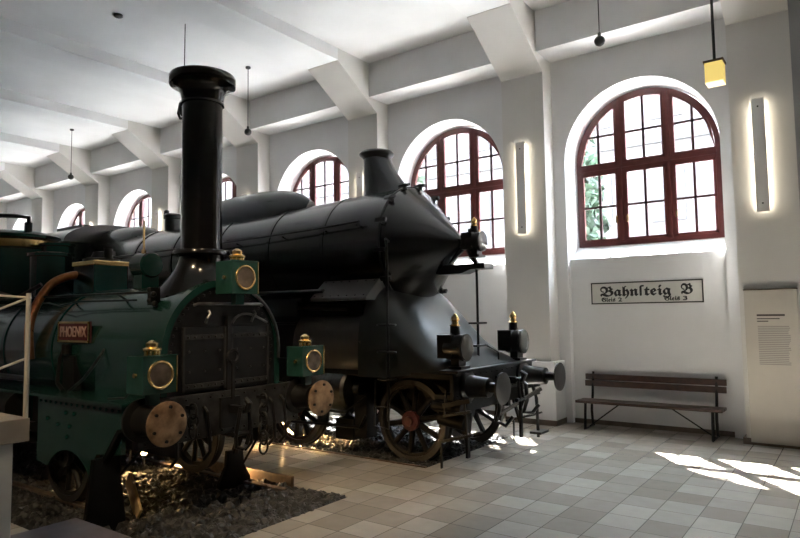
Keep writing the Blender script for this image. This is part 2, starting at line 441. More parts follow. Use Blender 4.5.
# ------------------------------------------------------------------ wall lamps
def wall_lamp(k, label):
    x = PX-S*k-PW/2-.03; t = thing('wall_lamp', label, 'wall lamp', (x, YP, 3.06), 'backlit wall lamps on the piers')
    MB().box(x-.077,x+.077,YP-.075,YP-.06,3.08,4.61).build('cover_plate', 'lampmetal', t, smooth=False, bevel=.003)
    b = MB(); b.box(x-.03,x+.03,YP-.060,YP-.0005,3.16,4.53); b.build('backbox', 'lampmetal', t, smooth=False)
    for s_ in (-1, 1):
        MB().box(x+s_*.032,x+s_*.056,YP-.058,YP-.046,3.12,4.57).build('light_strip', 'led', t, smooth=False)
    for z_ in (3.19, 4.50): MB().cyl((x,YP-.075,z_),(x,YP-.079,z_),.011,n=12).build('screw', 'iron', t)
names = {-1: 'backlit metal wall lamp on the pier above the beige info panel',
         0: 'backlit metal wall lamp on the pier between the bench window and the next window',
         1: 'backlit metal wall lamp on the pier behind the conical-nosed engine’s short chimney',
         2: 'backlit wall lamp on the pier behind the tall black chimney',
         3: 'backlit wall lamp on the pier between the tall black chimney and the engine cab roof',
         4: 'backlit wall lamp on the farthest pier above the engine cab roof'}
for k, l in names.items(): wall_lamp(k, l)

# ------------------------------------------------------------------ hanging lamps
def pendant(x, y, z, label):
    t = thing('pendant_lamp', label, 'pendant lamp', (x, y, ZC), 'small black ball pendants on wires')
    MB().tube([(x,y,ZC-.03),(x,y,z+.06)], .008, 6).build('wire', 'wire', t)
    MB().lathe([(.05,0),(.05,-.03),(.02,-.045)], (x,y,ZC), 'Z', 16).build('ceiling_rose', 'wire', t)
    q = MB(); q.ball((x,y,z),.07,20); q.cyl((x,y,z+.06),(x,y,z+.11),.022,n=12); q.build('lamp_ball', 'wire', t)
pendant(-2.585, 8.1, 5.34, 'black ball pendant hanging in front of the window above the bench')
pendant(-9.46, 8.04, 5.37, 'black ball pendant hanging beside the tall black chimney top')
pendant(-16.22, 7.98, 5.42, 'black ball pendant hanging above the cab roof of the black engine')
# lamp half hidden behind the tall chimney
t = thing('hanging_lamp', 'hook-shaped lamp on a wire, half hidden behind the tall chimney top', 'pendant lamp', (-8.9, 6.18, ZC))
MB().tube([(-8.85,6.18,ZC),(-8.86,6.18,6.0),(-8.84,6.18,5.4)], .008, 6).build('wire', 'wire', t)
q = MB(); q.tube([(-8.84,6.18,5.42),(-8.97,6.18,5.33),(-9.02,6.18,5.18),(-8.96,6.18,5.08),(-8.86,6.18,5.07)], .022, 8); q.ball((-8.86,6.18,5.22),.09,14,sz=1.5); q.build('lamp_head', 'wire', t)
# cube lamp
cx_, cy_, cz_ = -1.055, 6.9, 4.16
t = thing('pendant_cube_lamp', 'yellow glowing glass cube lamp hanging on a rod near the bench window arch', 'pendant lamp', (cx_, cy_, ZC))
MB().tube([(cx_,cy_,ZC),(cx_,cy_,cz_+.12)], .014, 8).build('rod', 'wire', t)
MB().box(cx_-.092,cx_+.092,cy_-.092,cy_+.092,cz_+.105,cz_+.125).build('top_plate', 'kerb', t, smooth=False)
MB().box(cx_-.082,cx_+.082,cy_-.082,cy_+.082,cz_-.095,cz_+.105).build('glass_shade', 'cubeglass', t, smooth=False, bevel=.004)
MB().box(cx_-.08,cx_+.08,cy_-.08,cy_+.08,cz_-.105,cz_-.0955).build('bottom_glass', 'cubebottom', t, smooth=False)
# small dark ceiling fitting
q = MB(); q.lathe([(.07,0),(.07,-.03),(.03,-.05)], (-9.42,5.33,ZC), 'Z', 16)
tag(q.build('ceiling_detector', 'wire'), 'small dark round detector on the plain ceiling above the tall chimney', 'detector')

# ------------------------------------------------------------------ platform sign
YS = 10.05
t = thing('platform_sign', 'white enamel platform sign with black blackletter writing above the bench', 'sign', (-2.65, YS, 1.89))
sx0, sx1, sz0, sz1 = -3.49, -1.825, 1.895, 2.245
MB().box(sx0,sx1,YS-.022,YS-.0005,sz0,sz1).build('sign_board', 'sign', t, smooth=False, bevel=.003)
b = MB(); w_ = .022
b.box(sx0+.004,sx1-.004,YS-.025,YS-.02,sz0+.004,sz0+w_); b.box(sx0+.004,sx1-.004,YS-.025,YS-.02,sz1-w_,sz1-.004)
b.box(sx0+.004,sx0+w_,YS-.025,YS-.02,sz0+.004,sz1-.004); b.box(sx1-w_,sx1-.004,YS-.025,YS-.02,sz0+.004,sz1-.004)
b.build('sign_border', 'ink', t, smooth=False)
ROT = (PI/2, 0, 0)
BF = lambda s_: ''.join(chr(0x1D56C+ord(c)-65) if 'A' <= c <= 'Z' else chr(0x1D586+ord(c)-97) if 'a' <= c <= 'z' else c for c in s_)
yt = YS-.024
text_mesh('lettering', BF('Bahn')+'\u017f'+BF('teig'), .205, 'ink', t, (sx0+.155,yt,sz0+.128), ROT, fat=.0045, ext=.002, width=1.055)
text_mesh('lettering', BF('B'), .205, 'ink', t, (sx0+1.36,yt,sz0+.135), ROT, fat=.0045, ext=.002, width=.155)
for ox, num in ((.17, '2'), (1.12, '3')):
    text_mesh('lettering', BF('Gleis'), .085, 'ink', t, (sx0+ox,yt,sz0+.043), ROT, fat=.002, ext=.002, width=.215)
    text_mesh('lettering', num, .085, 'ink', t, (sx0+ox+.262,yt,sz0+.043), ROT, fat=.003, ext=.002, width=.055)


# ------------------------------------------------------------------ bench
t = thing('bench', 'long dark brown slatted bench with iron legs under the platform sign', 'bench', (-2.6, 9.75, 0))
bx0, bx1 = -3.61, -1.57
MB().box(bx0,bx1,9.49,9.66,.395,.435).build('seat_slat', 'wood', t, smooth=False, bevel=.006)
MB().box(bx0,bx1,9.68,9.85,.390,.430).build('seat_slat', 'wood', t, smooth=False, bevel=.006)
for z_, y_ in ((.615, 9.905), (.715, 9.93)):
    b = MB(); b.box(bx0+.02,bx1-.0,y_-.014,y_+.014,z_,z_+.09); b.build('back_slat', 'wood', t, smooth=False, bevel=.006)
for x_ in (bx0+.14, bx1-.13):
    f = MB().tube([(x_,9.55,.40),(x_,9.53,.25),(x_,9.515,.10),(x_,9.50,.012)], .021, 8).build('leg', 'iron', t)
    MB().tube([(x_,9.84,.40),(x_,9.82,.25),(x_,9.84,.10),(x_,9.88,.012)], .021, 8).build('leg', 'iron', t)
    MB().tube([(x_,9.86,.39),(x_,9.89,.52),(x_,9.90,.62),(x_,9.935,.77),(x_,9.945,.84)], .020, 8).build('back_bracket', 'iron', t)
    b = MB(); b.tube([(x_,9.52,.39),(x_,9.86,.39)], .014, 8); b.tube([(x_,9.48,.012),(x_,9.90,.012)], .012, 8); b.build('leg_crossbar', 'iron', t)
for xa, xb in ((bx0+.14, bx0+.62), (bx1-.13, bx1-.72)):
    MB().tube([(xa,9.70,.02),((xa+xb)/2,9.70,.21),(xb,9.70,.395)], .010, 8).build('brace', 'iron', t)

# ------------------------------------------------------------------ info panel on the pier
t = thing('info_panel', 'tall beige info panel with grey text standing against the pier beside the bench', 'info panel', (-.95, 9.55, 0))
px0, px1 = -1.25, -.64
MB().box(px0,px1,9.545,9.586,.04,2.04).build('panel_board', 'panel', t, smooth=False, bevel=.003)
MB().box(px0-.005,px1+.005,9.535,9.588,2.04,2.055).build('top_edge', 'skirt', t, smooth=False)
b = MB(); b.box(px0+.14,px0+.46,9.5435,9.5448,1.695,1.72); b.build('heading_text', 'printdark', t, smooth=False)
b = MB(); b.box(px0+.14,px0+.40,9.5435,9.5448,1.655,1.668); b.box(px0+.14,px0+.27,9.5435,9.5448,1.622,1.635); b.build('subheading_text', 'printdark', t, smooth=False)
b = MB()
for k in range(22): b.box(px0+.145,px0+.145+random.uniform(.33,.37),9.5435,9.5448,1.555-k*.0235,1.567-k*.0235)
b.build('body_text', 'print', t, smooth=False)

# ------------------------------------------------------------------ track beds
base_v = None
def ballast(name, label, x0, x1, y0, y1, n, zt, keep=None):
    ph = (1+5**.5)/2
    V = np.array([(-1,ph,0),(1,ph,0),(-1,-ph,0),(1,-ph,0),(0,-1,ph),(0,1,ph),(0,-1,-ph),(0,1,-ph),(ph,0,-1),(ph,0,1),(-ph,0,-1),(-ph,0,1)])/1.9
    Fc = np.array([(0,11,5),(0,5,1),(0,1,7),(0,7,10),(0,10,11),(1,5,9),(5,11,4),(11,10,2),(10,7,6),(7,1,8),(3,9,4),(3,4,2),(3,2,6),(3,6,8),(3,8,9),(4,9,5),(2,4,11),(6,2,10),(8,6,7),(9,8,1)])
    u = rng.random(n)**1.7; xs = x1-(x1-x0)*u; ys = y0+(y1-y0)*rng.random(n); zs = zt-rng.random(n)*.07
    xs = np.clip(xs, x0+.03, x1-.035); ys = np.clip(ys, y0+.035, y1-.035)
    sc = rng.uniform(.026,.056,n)*(1+.25*u)
    A = rng.normal(size=(n,3,3)); Q, _ = np.linalg.qr(A)
    W = V[None]*(sc[:,None]*rng.uniform(.7,1.25,(n,3)))[:,None,:]
    W = W*(1+rng.normal(0,.12,(n,12,1)))
    W = np.einsum('nij,nkj->nki', Q, W)+np.stack([xs,ys,zs],1)[:,None,:]
    me = bpy.data.meshes.new(name)
    FF = (Fc[None]+12*np.arange(n)[:,None,None]).reshape(-1,3)
    me.from_pydata(W.reshape(-1,3).tolist(), [], FF.tolist())
    me.materials.append(M['stone']); o = bpy.data.objects.new(name, me); COL.objects.link(o)
    return tag(o, label, 'ballast', kind='stuff')
ballast('track_ballast', 'dark grey crushed stone ballast under the green engine', -12, BX1, GY0, GY1, 9000, -.012)
ballast('track_ballast', 'dark grey crushed stone ballast under the black engine', -13, BX1, BY0, BY1, 7000, -.025)
def rail(x0, x1, y, label, group, dz=0):
    p = [(-.035,.03),(.035,.03),(.035,.01),(.010,.0),(.010,-.09),(.06,-.105),(-.06,-.105),(-.010,-.09),(-.010,.0),(-.035,.01)]
    o = MB().prism([(y+a,b_+dz) for a, b_ in p], 'X', x0, x1).build('rail', 'rail', smooth=False)
    return tag(o, label, 'rail', group)
GN, GF, BN, BF_ = 3.17, 4.61, 6.53, 7.97
rail(-30, -5.5, GN, 'steel rail under the near wheels of the green engine', 'rails under the green engine')
rail(-30, -4.85, GF, 'steel rail under the far wheels of the green engine', 'rails under the green engine')
rail(-32, -4.0-.25, BN, 'steel rail under the near wheels of the black engine', 'rails under the black engine', -.075)
rail(-32, -4.0-.25, BF_, 'steel rail under the far wheels of the black engine', 'rails under the black engine', -.075)
tag(MB().box(-20,-4.93,4.785,4.825,-.12,.10).build('kerb_board', 'kerb', smooth=False, bevel=.004), 'brown kerb board along the far edge of the green engine bed', 'kerb board')
tag(MB().box(-20,-4.19,6.205,6.245,-.12,.012).build('kerb_board', 'kerb', smooth=False, bevel=.004), 'dark kerb board along the near edge of the black engine bed', 'kerb board')

# ------------------------------------------------------------------ shared loco parts
def wheel(parent, x, y, z, R, nsp=11, hub='hubred', side=-1, tyre='tyre'):
    """wheel with its axis along Y; side = outward direction"""
    o = -side
    tb = MB(); prof = [(R*.86,-.055),(R*.86,.055),(R*.985,.055),(R,.03),(R,-.03),(R*1.035,-.05),(R*1.035,-.07),(R*.86,-.07)]
    prof = [(r, h*side) for r, h in prof]
    tb.lathe(prof+[prof[0]], (x,y,z), 'Y', 48, close=False)
    w = tb.build('wheel', tyre, parent, sharp=30)
    sp = MB(); sp.lathe([(R*.78,-.03),(R*.78,.03),(R*.875,.03),(R*.875,-.03),(R*.78,-.03)], (x,y,z), 'Y', 40, close=False)
    sp.lathe([(R*.20,-.09),(R*.22,.03),(R*.22,-.03)], (x,y,z), 'Y', 20)
    for k in range(nsp):
        a = 2*PI*k/nsp+.13; d = Vector((math.sin(a),0,math.cos(a))); c = Vector((x,y,z))
        sp.tube([c+d*R*.15, c+d*R*.5, c+d*R*.82], [.042*R/.47,.032*R/.47,.036*R/.47], 8)
    sp.build('spokes', 'wheel', w)
    hb = MB(); hb.lathe([(R*.235,.02*side),(R*.235,.085*side),(R*.12,.10*side),(R*.11,.13*side)], (x,y,z), 'Y', 24); hb.build('hub', hub, w)
    return w
def axle(parent, x, y0, y1, z, r=.07): MB().cyl((x,y0,z),(x,y1,z),r,n=16).build('axle', 'iron', parent)

# ================================================================== BLACK ENGINE
YC = 7.25; ZA = 2.73
B = thing('steam_locomotive', 'large black steam locomotive with a cone-shaped smokebox nose and short chimney', 'locomotive', (-8.5, YC, 0))
bo = MB()
bo.lathe([(.70,-13.0),(.735,-12.9),(.735,-8.8),(.745,-8.0),(.76,-7.2),(.80,-6.1),(.815,-5.8),(.83,-5.05),(.83,-5.0)], (0,YC,ZA), 'X', 72)
boi = bo.build('boiler', 'boiler', B, sharp=25)
bb = MB()
for xb, R_ in ((-7.2,.765),(-8.45,.745),(-9.7,.74),(-10.9,.74),(-6.05,.805)):
    MB().lathe([(R_-.01,xb-.03),(R_+.006,xb-.03),(R_+.006,xb+.03),(R_-.01,xb+.03),(R_-.01,xb-.03)], (0,YC,ZA), 'X', 64, close=False).build('boiler_band', 'boiler', boi)
no = MB(); no.lathe([(.83,-5.0),(.828,-4.975),(.80,-4.925),(.42,-4.57),(.05,-4.23),(.03,-4.20)], (0,YC,ZA), 'X', 72)
nose = no.build('cone_nose', 'boiler', B, sharp=25)
sm = MB(); sm.lathe([(.826,-5.015),(.842,-5.015),(.842,-4.985),(.826,-4.985)], (0,YC,ZA), 'X', 72, close=False)
for k in range(14):
    a = 2*PI*k/14+.12; c = (-4.96, YC+.845*math.cos(a), ZA+.845*math.sin(a))
    d = Vector((0,math.cos(a),math.sin(a)))
    sm.cyl(Vector(c)-d*.03, Vector(c)+d*.055, .03, n=8); sm.bar(Vector(c)+d*.03-Vector((.09,0,0)), Vector(c)+d*.03+Vector((.08,0,0)), .055, .035, up=d)
sm.build('door_clamps', 'black', nose)
# chimney, raked forward at its foot
rows = []
for f, xr, xf, wy in ((0,-5.90,-5.00,.30),(.12,-5.885,-5.07,.27),(.35,-5.875,-5.19,.24),(.7,-5.87,-5.37,.21),(1,-5.865,-5.47,.195)):
    z_ = 3.42+f*.68; a, c = (xf-xr)/2, (xf+xr)/2
    rows.append([(c+a*math.cos(2*PI*i/36), YC+wy*math.sin(2*PI*i/36), z_) for i in range(36)])
ch = MB().loft(rows).build('chimney', 'boiler', B, sharp=40)
q = MB(); q.lathe([(.195,4.07),(.215,4.10),(.25,4.125),(.258,4.14),(.258,4.155),(.23,4.185),(.17,4.19),(.16,4.10)], (-5.667,YC,0), 'Z', 40); q.build('chimney_cap', 'black', ch)
# streamlined dome casing
def casing(x0, x1, h, wy, name, zb=3.28):
    rows = []
    for k in range(15):
        f = k/14; x_ = x0+(x1-x0)*f; e = max(.04, (1-abs(2*f-1)**2.6))**.55
        rows.append([(x_, YC+wy*e**.6*math.cos(PI*i/20), zb+(h-zb)*(.45+.55*e)*math.sin(PI*i/20)) for i in range(21)])
    return MB().loft(rows, closed=False).build(name, 'boiler', B, sharp=50)
casing(-9.75, -7.0, 3.90, .42, 'dome_casing')
casing(-13.4, -11.2, 3.66, .45, 'dome_casing')
q = MB(); q.lathe([(.20,3.36),(.15,3.46),(.15,3.68),(.17,3.70),(.17,3.76),(.14,3.79),(.05,3.80)], (-10.72,YC,0), 'Z', 24); q.lathe([(.05,3.7),(.05,3.86),(.03,3.88)], (-10.85,YC-.05,0), 'Z', 12); q.build('safety_valve', 'black', B)
q = MB(); q.tube([(-9.9,YC-.3,3.5),(-9.9,YC-.3,4.1),(-9.86,YC-.3,4.2),(-9.75,YC-.3,4.2)], .02, 8); q.build('whistle_pipe', 'black', B)
# handrail and posts
yh = YC-.86
q = MB(); q.tube([(-11.5,yh+.04,2.93),(-8.14,yh,2.95),(-6.2,yh,2.985),(-5.3,yh-.01,3.02)], .018, 8)
for x_ in (-10.5,-9.2,-8.0,-6.9,-6.0,-5.35): q.tube([(x_,yh,2.98),(x_,yh+.12,2.97)], .014, 6)
q.build('handrail', 'black', B)
# running board with valance
q = MB(); q.box(-13,-6.2,6.22,6.9,1.98,2.02); q.box(-13,-6.3,6.22,6.25,1.78,2.0); q.build('running_board', 'black', B, smooth=False)
q = MB()
q.tube([(-10.5,6.34,2.12),(-5.9,6.34,2.12)], .03, 8); q.tube([(-10.5,6.4,1.9),(-5.5,6.4,1.9)], .025, 8); q.tube([(-10.5,6.3,1.68),(-6.4,6.3,1.68)], .02, 8)
q.build('side_pipes', 'iron', B)
# sloped cover box above the cylinders
q = MB(); q.prism([(6.24,1.98),(6.24,2.02),(6.52,2.26),(6.7,2.26),(6.7,1.98)], 'X', -6.06, -5.08)
cb = q.build('cover_box', 'cover', B, smooth=False, bevel=.01)
rv = MB()
for x_ in np.linspace(-6.0,-5.14,7):
    rv.rivet((x_,6.27,2.045),.014); rv.rivet((x_,6.50,2.24),.014)
rv.build('rivets', 'black', cb)
# cylinder cladding (rear, brownish) with recessed slot above it
q = MB()
q.prism([(6.34,1.0),(6.29,1.15),(6.265,1.3),(6.27,1.45),(6.30,1.58),(6.36,1.69),(6.44,1.765),(6.9,1.80),(6.9,1.0)], 'X', -6.42, -5.2)
q.build('cylinder_cladding', 'cladding', B, sharp=45)
q = MB(); q.box(-6.35,-5.2,6.50,6.9,1.76,2.0); q.tube([(-6.3,6.42,1.9),(-5.3,6.42,1.88)],.045,10); q.box(-5.45,-5.2,6.3,6.5,1.78,1.94); q.build('slot_pipework', 'black', B)
# streamlined front fairing: sections along X
rows = []
prof = [(-5.24,2.26,.99,1.0),(-5.05,2.20,.985,1.0),(-4.88,2.06,.975,1.0),(-4.70,1.87,.965,1.02),(-4.52,1.66,.955,1.04),(-4.35,1.47,.945,1.06),(-4.15,1.31,.93,1.08),(-3.95,1.20,.90,1.09),(-3.82,1.14,.86,1.10)]
for x_, zt, hw, zb in prof:
    sec = []
    for i in range(41):
        a = PI*i/40; ca, sa_ = math.cos(a), math.sin(a); e = .52
        sec.append((x_, YC+hw*math.copysign(abs(ca)**e, ca), zb+(zt-zb)*abs(sa_)**.62))
    rows.append(sec)
fg = MB().loft(rows, closed=False).build('front_fairing', 'fairing', B, sharp=50)
# foot ladder on the near side
q = MB(); q.tube([(-4.71,6.20,.62),(-4.71,6.20,2.62),(-4.73,6.22,2.70),(-4.80,6.30,2.74),(-4.84,6.42,2.72)], .019, 8)
for z_ in (1.66,1.33,1.0):
    q.lathe([(.05,z_-.01),(.135,z_-.012),(.14,z_),(.135,z_+.012),(.05,z_+.01)], (-4.71,6.18,0), 'Z', 18, sy=.6)
q.tube([(-4.90,6.19,.98),(-4.92,6.19,.42),(-4.70,6.19,.40),(-4.70,6.19,.64)],.012,6); q.tube([(-4.91,6.19,.66),(-4.70,6.19,.66)],.010,6); q.build('step_ladder', 'black', B)
# frame, running gear
q = MB(); q.box(-13,-3.85,6.72,6.80,.55,1.15); q.box(-13,-3.85,7.70,7.78,.55,1.15); q.box(-6.6,-3.85,6.3,8.2,1.02,1.08); q.build('main_frame', 'iron', B, smooth=False)
MB().box(-13,-5.3,6.92,7.58,1.1,2.2).build('frame_casing', 'iron', B, smooth=False)
for x_ in (-4.57, -6.57):
    axle(B, x_, BN, BF_, .47)
    wheel(B, x_, BN, .47, .51, side=-1, nsp=10, tyre='tyre'); wheel(B, x_, BF_, .47, .51, side=1, nsp=10)
for x_ in (-8.6, -11.0):
    wheel(B, x_, BN, 1.03, 1.0, nsp=16, side=-1); wheel(B, x_, BF_, 1.03, 1.0, nsp=16, side=1)
q = MB(); q.lathe([(.05,-6.35),(.26,-6.32),(.29,-6.28),(.29,-5.52),(.26,-5.48),(.10,-5.46),(.10,-5.36)], (0,6.50,.80), 'X', 32); q.cyl((-8.6,6.42,.80),(-6.3,6.46,.80),.035,n=10); q.build('steam_cylinder', 'steel', B)
q = MB(); q.bar((-11.0,6.38,.72),(-8.6,6.38,.72),.05,.11); q.bar((-8.6,6.40,.72),(-6.8,6.44,.80),.05,.08); q.build('connecting_rod', 'steel', B, smooth=False)
q = MB()
q.tube([(-6.9,6.36,.30),(-5.3,6.36,.34),(-5.2,6.36,.5)], .02, 8); q.tube([(-6.7,6.30,.55),(-5.5,6.30,.52),(-5.15,6.33,.75)], .018, 8); q.box(-5.42,-5.22,6.40,6.62,.20,.75); q.box(-5.75,-5.45,6.4,6.6,.15,.42)

q.build('brake_gear', 'iron', B, smooth=False)
# front buffer beam and platform
XB = -3.78
q = MB(); q.box(XB-.05,XB,6.20,8.34,.80,1.10); bm_ = q.build('buffer_beam', 'black', B, smooth=False, bevel=.006)
rv = MB()
for y_ in np.linspace(6.28,8.26,15): rv.rivet((XB,y_,.84)); rv.rivet((XB,y_,1.06))
rv.build('rivets', 'black', bm_)
MB().box(-3.98,XB+.06,6.20,8.36,1.105,1.135).build('front_platform', 'black', B, smooth=False, bevel=.006)
def buffer(parent, x0, x1, y, z, R, face, body='black'):
    q = MB(); L = x1-x0
    q.lathe([(R*1.0,0),(R*1.0,.03),(R*.72,.05),(R*.62,L*.45),(R*.60,L*.62),(R*.32,L*.64),(R*.30,L-.035)], (x0,y,z), 'X', 28)
    b_ = q.build('buffer', body, parent)
    h = MB(); h.lathe([(R*.28,-.05),(R*.97,-.035),(R,-.022),(R*.995,-.012),(R*.8,-.002),(R*.4,.004),(.002,.006)], (x1,y,z), 'X', 40)
    hd = h.build('buffer_head', face, b_, sharp=50)
    return b_, hd
buffer(B, XB, -3.29, 6.50, .935, .185, 'bufgrey'); buffer(B, XB, -3.22, 8.00, .94, .185, 'bufgrey')
def headlamp(parent, x, y, zb, s_=1.0, name='headlamp'):
    q = MB(); zc = zb+.31*s_
    q.box(x-.42*s_,x-.16*s_,y-.19*s_,y+.19*s_,zc-.16*s_,zc+.20*s_); q.lathe([(.19*s_,-.30*s_),(.205*s_,-.26*s_),(.205*s_,0),(.215*s_,.005),(.215*s_,.03*s_),(.19*s_,.03*s_)], (x-.03*s_,y,zc), 'X', 32)
    q.box(x-.22*s_,x-.08*s_,y-.11*s_,y+.11*s_,zb,zc-.1*s_); q.box(x-.26*s_,x-.02*s_,y-.14*s_,y+.14*s_,zb-.012,zb+.02)
    q.cyl((x-.20*s_,y,zc+.15*s_),(x-.20*s_,y,zc+.34*s_),.085*s_,.075*s_,18)
    l = q.build(name, 'black', parent, sharp=40)
    q = MB(); q.lathe([(.198*s_,-.005),(.195*s_,.012*s_),(.12*s_,.028*s_),(.002,.036*s_)], (x,y,zc), 'X', 36); q.build('lens', 'lens', l)
    q = MB(); z_ = zc+.33*s_; q.lathe([(.075*s_,0),(.09*s_,.015*s_),(.06*s_,.03*s_),(.05*s_,.08*s_),(.072*s_,.095*s_),(.055*s_,.15*s_),(.025*s_,.18*s_),(.012,.20*s_)], (x-.20*s_,y,z_), 'Z', 20); q.build('brass_cap', 'brass', l)
headlamp(B, -3.76, 6.48, 1.15, .76); headlamp(B, -3.76, 8.05, 1.15, .78)
# lamp in front of the cone tip with its bracket
q = MB(); q.prism([(-4.60,2.31),(-4.56,2.43),(-3.85,2.43),(-3.85,2.36),(-4.05,2.36),(-4.2,2.31)], 'Y', YC-.12, YC+.12); q.bar((-4.55,YC,2.40),(-4.15,YC,2.70),.04,.05); q.bar((-4.22,YC,2.72),(-4.02,YC,2.42),.05,.05); q.box(-4.12,-4.06,YC-.05,YC+.05,2.6,2.9); q.bar((-4.3,YC,2.71),(-4.02,YC,2.71),.09,.09); q.build('lamp_bracket', 'black', B, smooth=False)
headlamp(B, -3.93, YC, 2.53, .62, 'headlamp')
q = MB(); q.tube([(-4.03,YC,2.38),(-4.03,YC,1.14)], .017, 8)
for z_ in (1.66,1.37): q.box(-4.09,-3.97,YC-.14,YC+.14,z_-.012,z_+.012)
q.tube([(-4.0,YC+.12,1.38),(-3.9,YC+.3,1.27),(-3.9,YC+.3,1.12)], .012, 6); q.build('front_ladder', 'black', B)
# coupling, hoses, steps
q = MB(); q.bar((XB,YC,.95),(-3.5,YC,.95),.05,.08); q.tube([(-3.5,YC,.95),(-3.42,YC,.96),(-3.38,YC,1.03),(-3.44,YC,1.06)], [.035,.035,.03,.02], 8)
q.tube([(-3.46,YC-.04,.98),(-3.44,YC-.05,.70),(-3.46,YC,.60),(-3.44,YC+.05,.70),(-3.46,YC+.04,.98)], .018, 8); q.cyl((-3.45,YC-.12,.72),(-3.45,YC+.12,.72),.025,n=8)
q.build('draw_hook', 'iron', B)
for y_, d in ((6.86,.0),(7.62,.05)):
    q = MB(); q.tube([(XB-.05,y_,.90),(-3.62,y_,.93),(-3.55,y_,.86),(-3.54,y_,.66),(-3.60,y_+.02,.50),(-3.50,y_+.06,.44+d),(-3.42,y_+.1,.55+d)], [.022,.025,.028,.028,.028,.026,.024], 10); q.build('brake_hose', 'black', B)
q = MB(); q.bar((-3.72,7.2,.52),(-3.40,7.75,.80),.04,.04); q.tube([(-3.7,8.1,.85),(-3.62,8.1,.62),(-3.62,8.12,.10)], .022, 8); q.box(-3.68,-3.52,7.98,8.24,.16,.19); q.build('front_pipework', 'black', B, smooth=False)
for y_ in (6.30, 8.2):
    s_ = 1 if y_ < 7 else -1
    q = MB(); q.bar((-4.02,y_,.31),(-4.02,y_,-.05),.03,.015); q.bar((-3.70,y_,.84),(-3.66,y_,.36),.03,.015); q.bar((-3.94,y_,.90),(-3.97,y_,.60),.03,.015)
    q.bar((-4.03,y_,.30),(-3.60,y_,.42),.05,.025); q.bar((-4.03,y_+.2*s_,.30),(-3.60,y_+.2*s_,.42),.05,.025); q.bar((-4.02,y_,.30),(-4.02,y_+.2*s_,.30),.04,.02); q.bar((-3.98,y_,.72),(-3.62,y_,.80),.05,.05); q.bar((-3.98,y_,.60),(-3.62,y_,.68),.04,.03)
    q.build('front_steps', 'black', B, smooth=False)
    q = MB(); q.bar((-3.80,y_+.23*s_,.85),(-3.80,y_+.23*s_,.10),.06,.03); q.bar((-3.98,y_+.23*s_,.85),(-3.81,y_+.23*s_,.30),.05,.03); q.build('rail_guard', 'iron', B, smooth=False)
q = MB(); q.box(-4.2,-3.84,6.45,8.05,.62,.82); q.cyl((-4.15,6.5,.55),(-3.8,6.5,.50),.09,n=14); q.cyl((-4.2,6.42,.70),(-3.8,6.42,.68),.06,n=12); q.build('front_stretcher', 'iron', B)
# cab and tender behind
q = MB(); q.box(-15.6,-13.0,6.25,8.25,1.2,3.35); cabm = q.build('cab', 'black', B, smooth=False, bevel=.02)
q = MB(); q.prism([(YC+1.12*math.cos(a), 3.33+.42*math.sin(a)) for a in np.linspace(0,PI,24)], 'X', -15.9, -12.7); q.build('cab_roof', 'boiler', cabm)
q = MB(); q.box(-14.6,-13.5,6.9,7.6,3.72,3.82); q.build('roof_vent', 'black', cabm, smooth=False)
q = MB(); q.box(-20.5,-16.0,6.3,8.2,1.1,2.9); q.build('tender', 'black', B, smooth=False, bevel=.03)

# ================================================================== GREEN ENGINE
GC = 3.90; GZ = 1.46
G = thing('steam_locomotive', 'old dark green steam locomotive with a tall black chimney and box lanterns', 'locomotive', (-7.5, GC, 0))
q = MB(); q.lathe([(.64,-10.6),(.655,-10.55),(.655,-6.0)], (0,GC,GZ), 'X', 64); gb = q.build('boiler', 'green', G, sharp=25)
q = MB()
for x_ in (-6.95,-8.1,-9.0): MB().lathe([(.65,x_-.03),(.665,x_-.03),(.665,x_+.03),(.65,x_+.03),(.65,x_-.03)], (0,GC,GZ), 'X', 64, close=False).build('boiler_band', 'green', gb)

def sbprof(R, zb, n=40):
    return [(GC-R, zb)]+[(GC-R*math.cos(PI*i/n), GZ+R*math.sin(PI*i/n)) for i in range(n+1)]+[(GC+R, zb)]
q = MB(); q.prism(sbprof(.662,.98), 'X', -6.02, -4.95); sb = q.build('smokebox', 'green', G, sharp=25)
# flange ring round the front
q = MB(); o_, i_ = sbprof(.685,.95), sbprof(.625,.95); n = len(o_)
vs = [(-4.99,*p) for p in o_]+[(-4.90,*p) for p in o_]+[(-4.90,*p) for p in i_]+[(-4.99,*p) for p in i_]
fs = [(a*n+k, a*n+k+1, ((a+1) % 4)*n+k+1, ((a+1) % 4)*n+k) for a in range(4) for k in range(n-1)]
q.add(vs, fs); q.build('front_flange', 'green', sb, sharp=30)
q = MB(); q.prism(sbprof(.63,.95), 'X', -4.97, -4.915); fp = q.build('front_plate', 'doorblack', G, smooth=False)
rv = MB()
for i in range(34):
    a = PI*(-.14+1.28*i/33); z_ = max(.99, GZ+.585*math.sin(a)); rv.rivet((-4.913,GC-.585*math.cos(a),z_),.015)
rv.build('rivets', 'iron', fp)
def leaf(ya, yb):
    q = MB(); q.box(-4.915,-4.893,ya,yb,1.12,1.70); d = q.build('smokebox_door', 'doorblack', G, smooth=False, bevel=.004)
    s_ = MB()
    for z_ in (1.61, 1.17): s_.box(-4.896,-4.880,ya+.02,yb-.02,z_-.022,z_+.022)
    s_.box(-4.896,-4.882,ya,ya+.022,1.12,1.70); s_.box(-4.896,-4.882,yb-.022,yb,1.12,1.70)
    for y_ in np.linspace(ya+.05,yb-.05,6):
        for z_ in (1.61,1.17): s_.rivet((-4.879,y_,z_),.013)
    s_.build('door_strap', 'beamgrey', d, smooth=False)
    r2 = MB()
    for y_ in np.linspace(ya+.07,yb-.07,3):
        for z_ in (1.48,1.30): r2.rivet((-4.891,y_,z_),.013)
    r2.build('rivets', 'steel', d)
leaf(3.42, 3.895); leaf(3.955, 4.43)
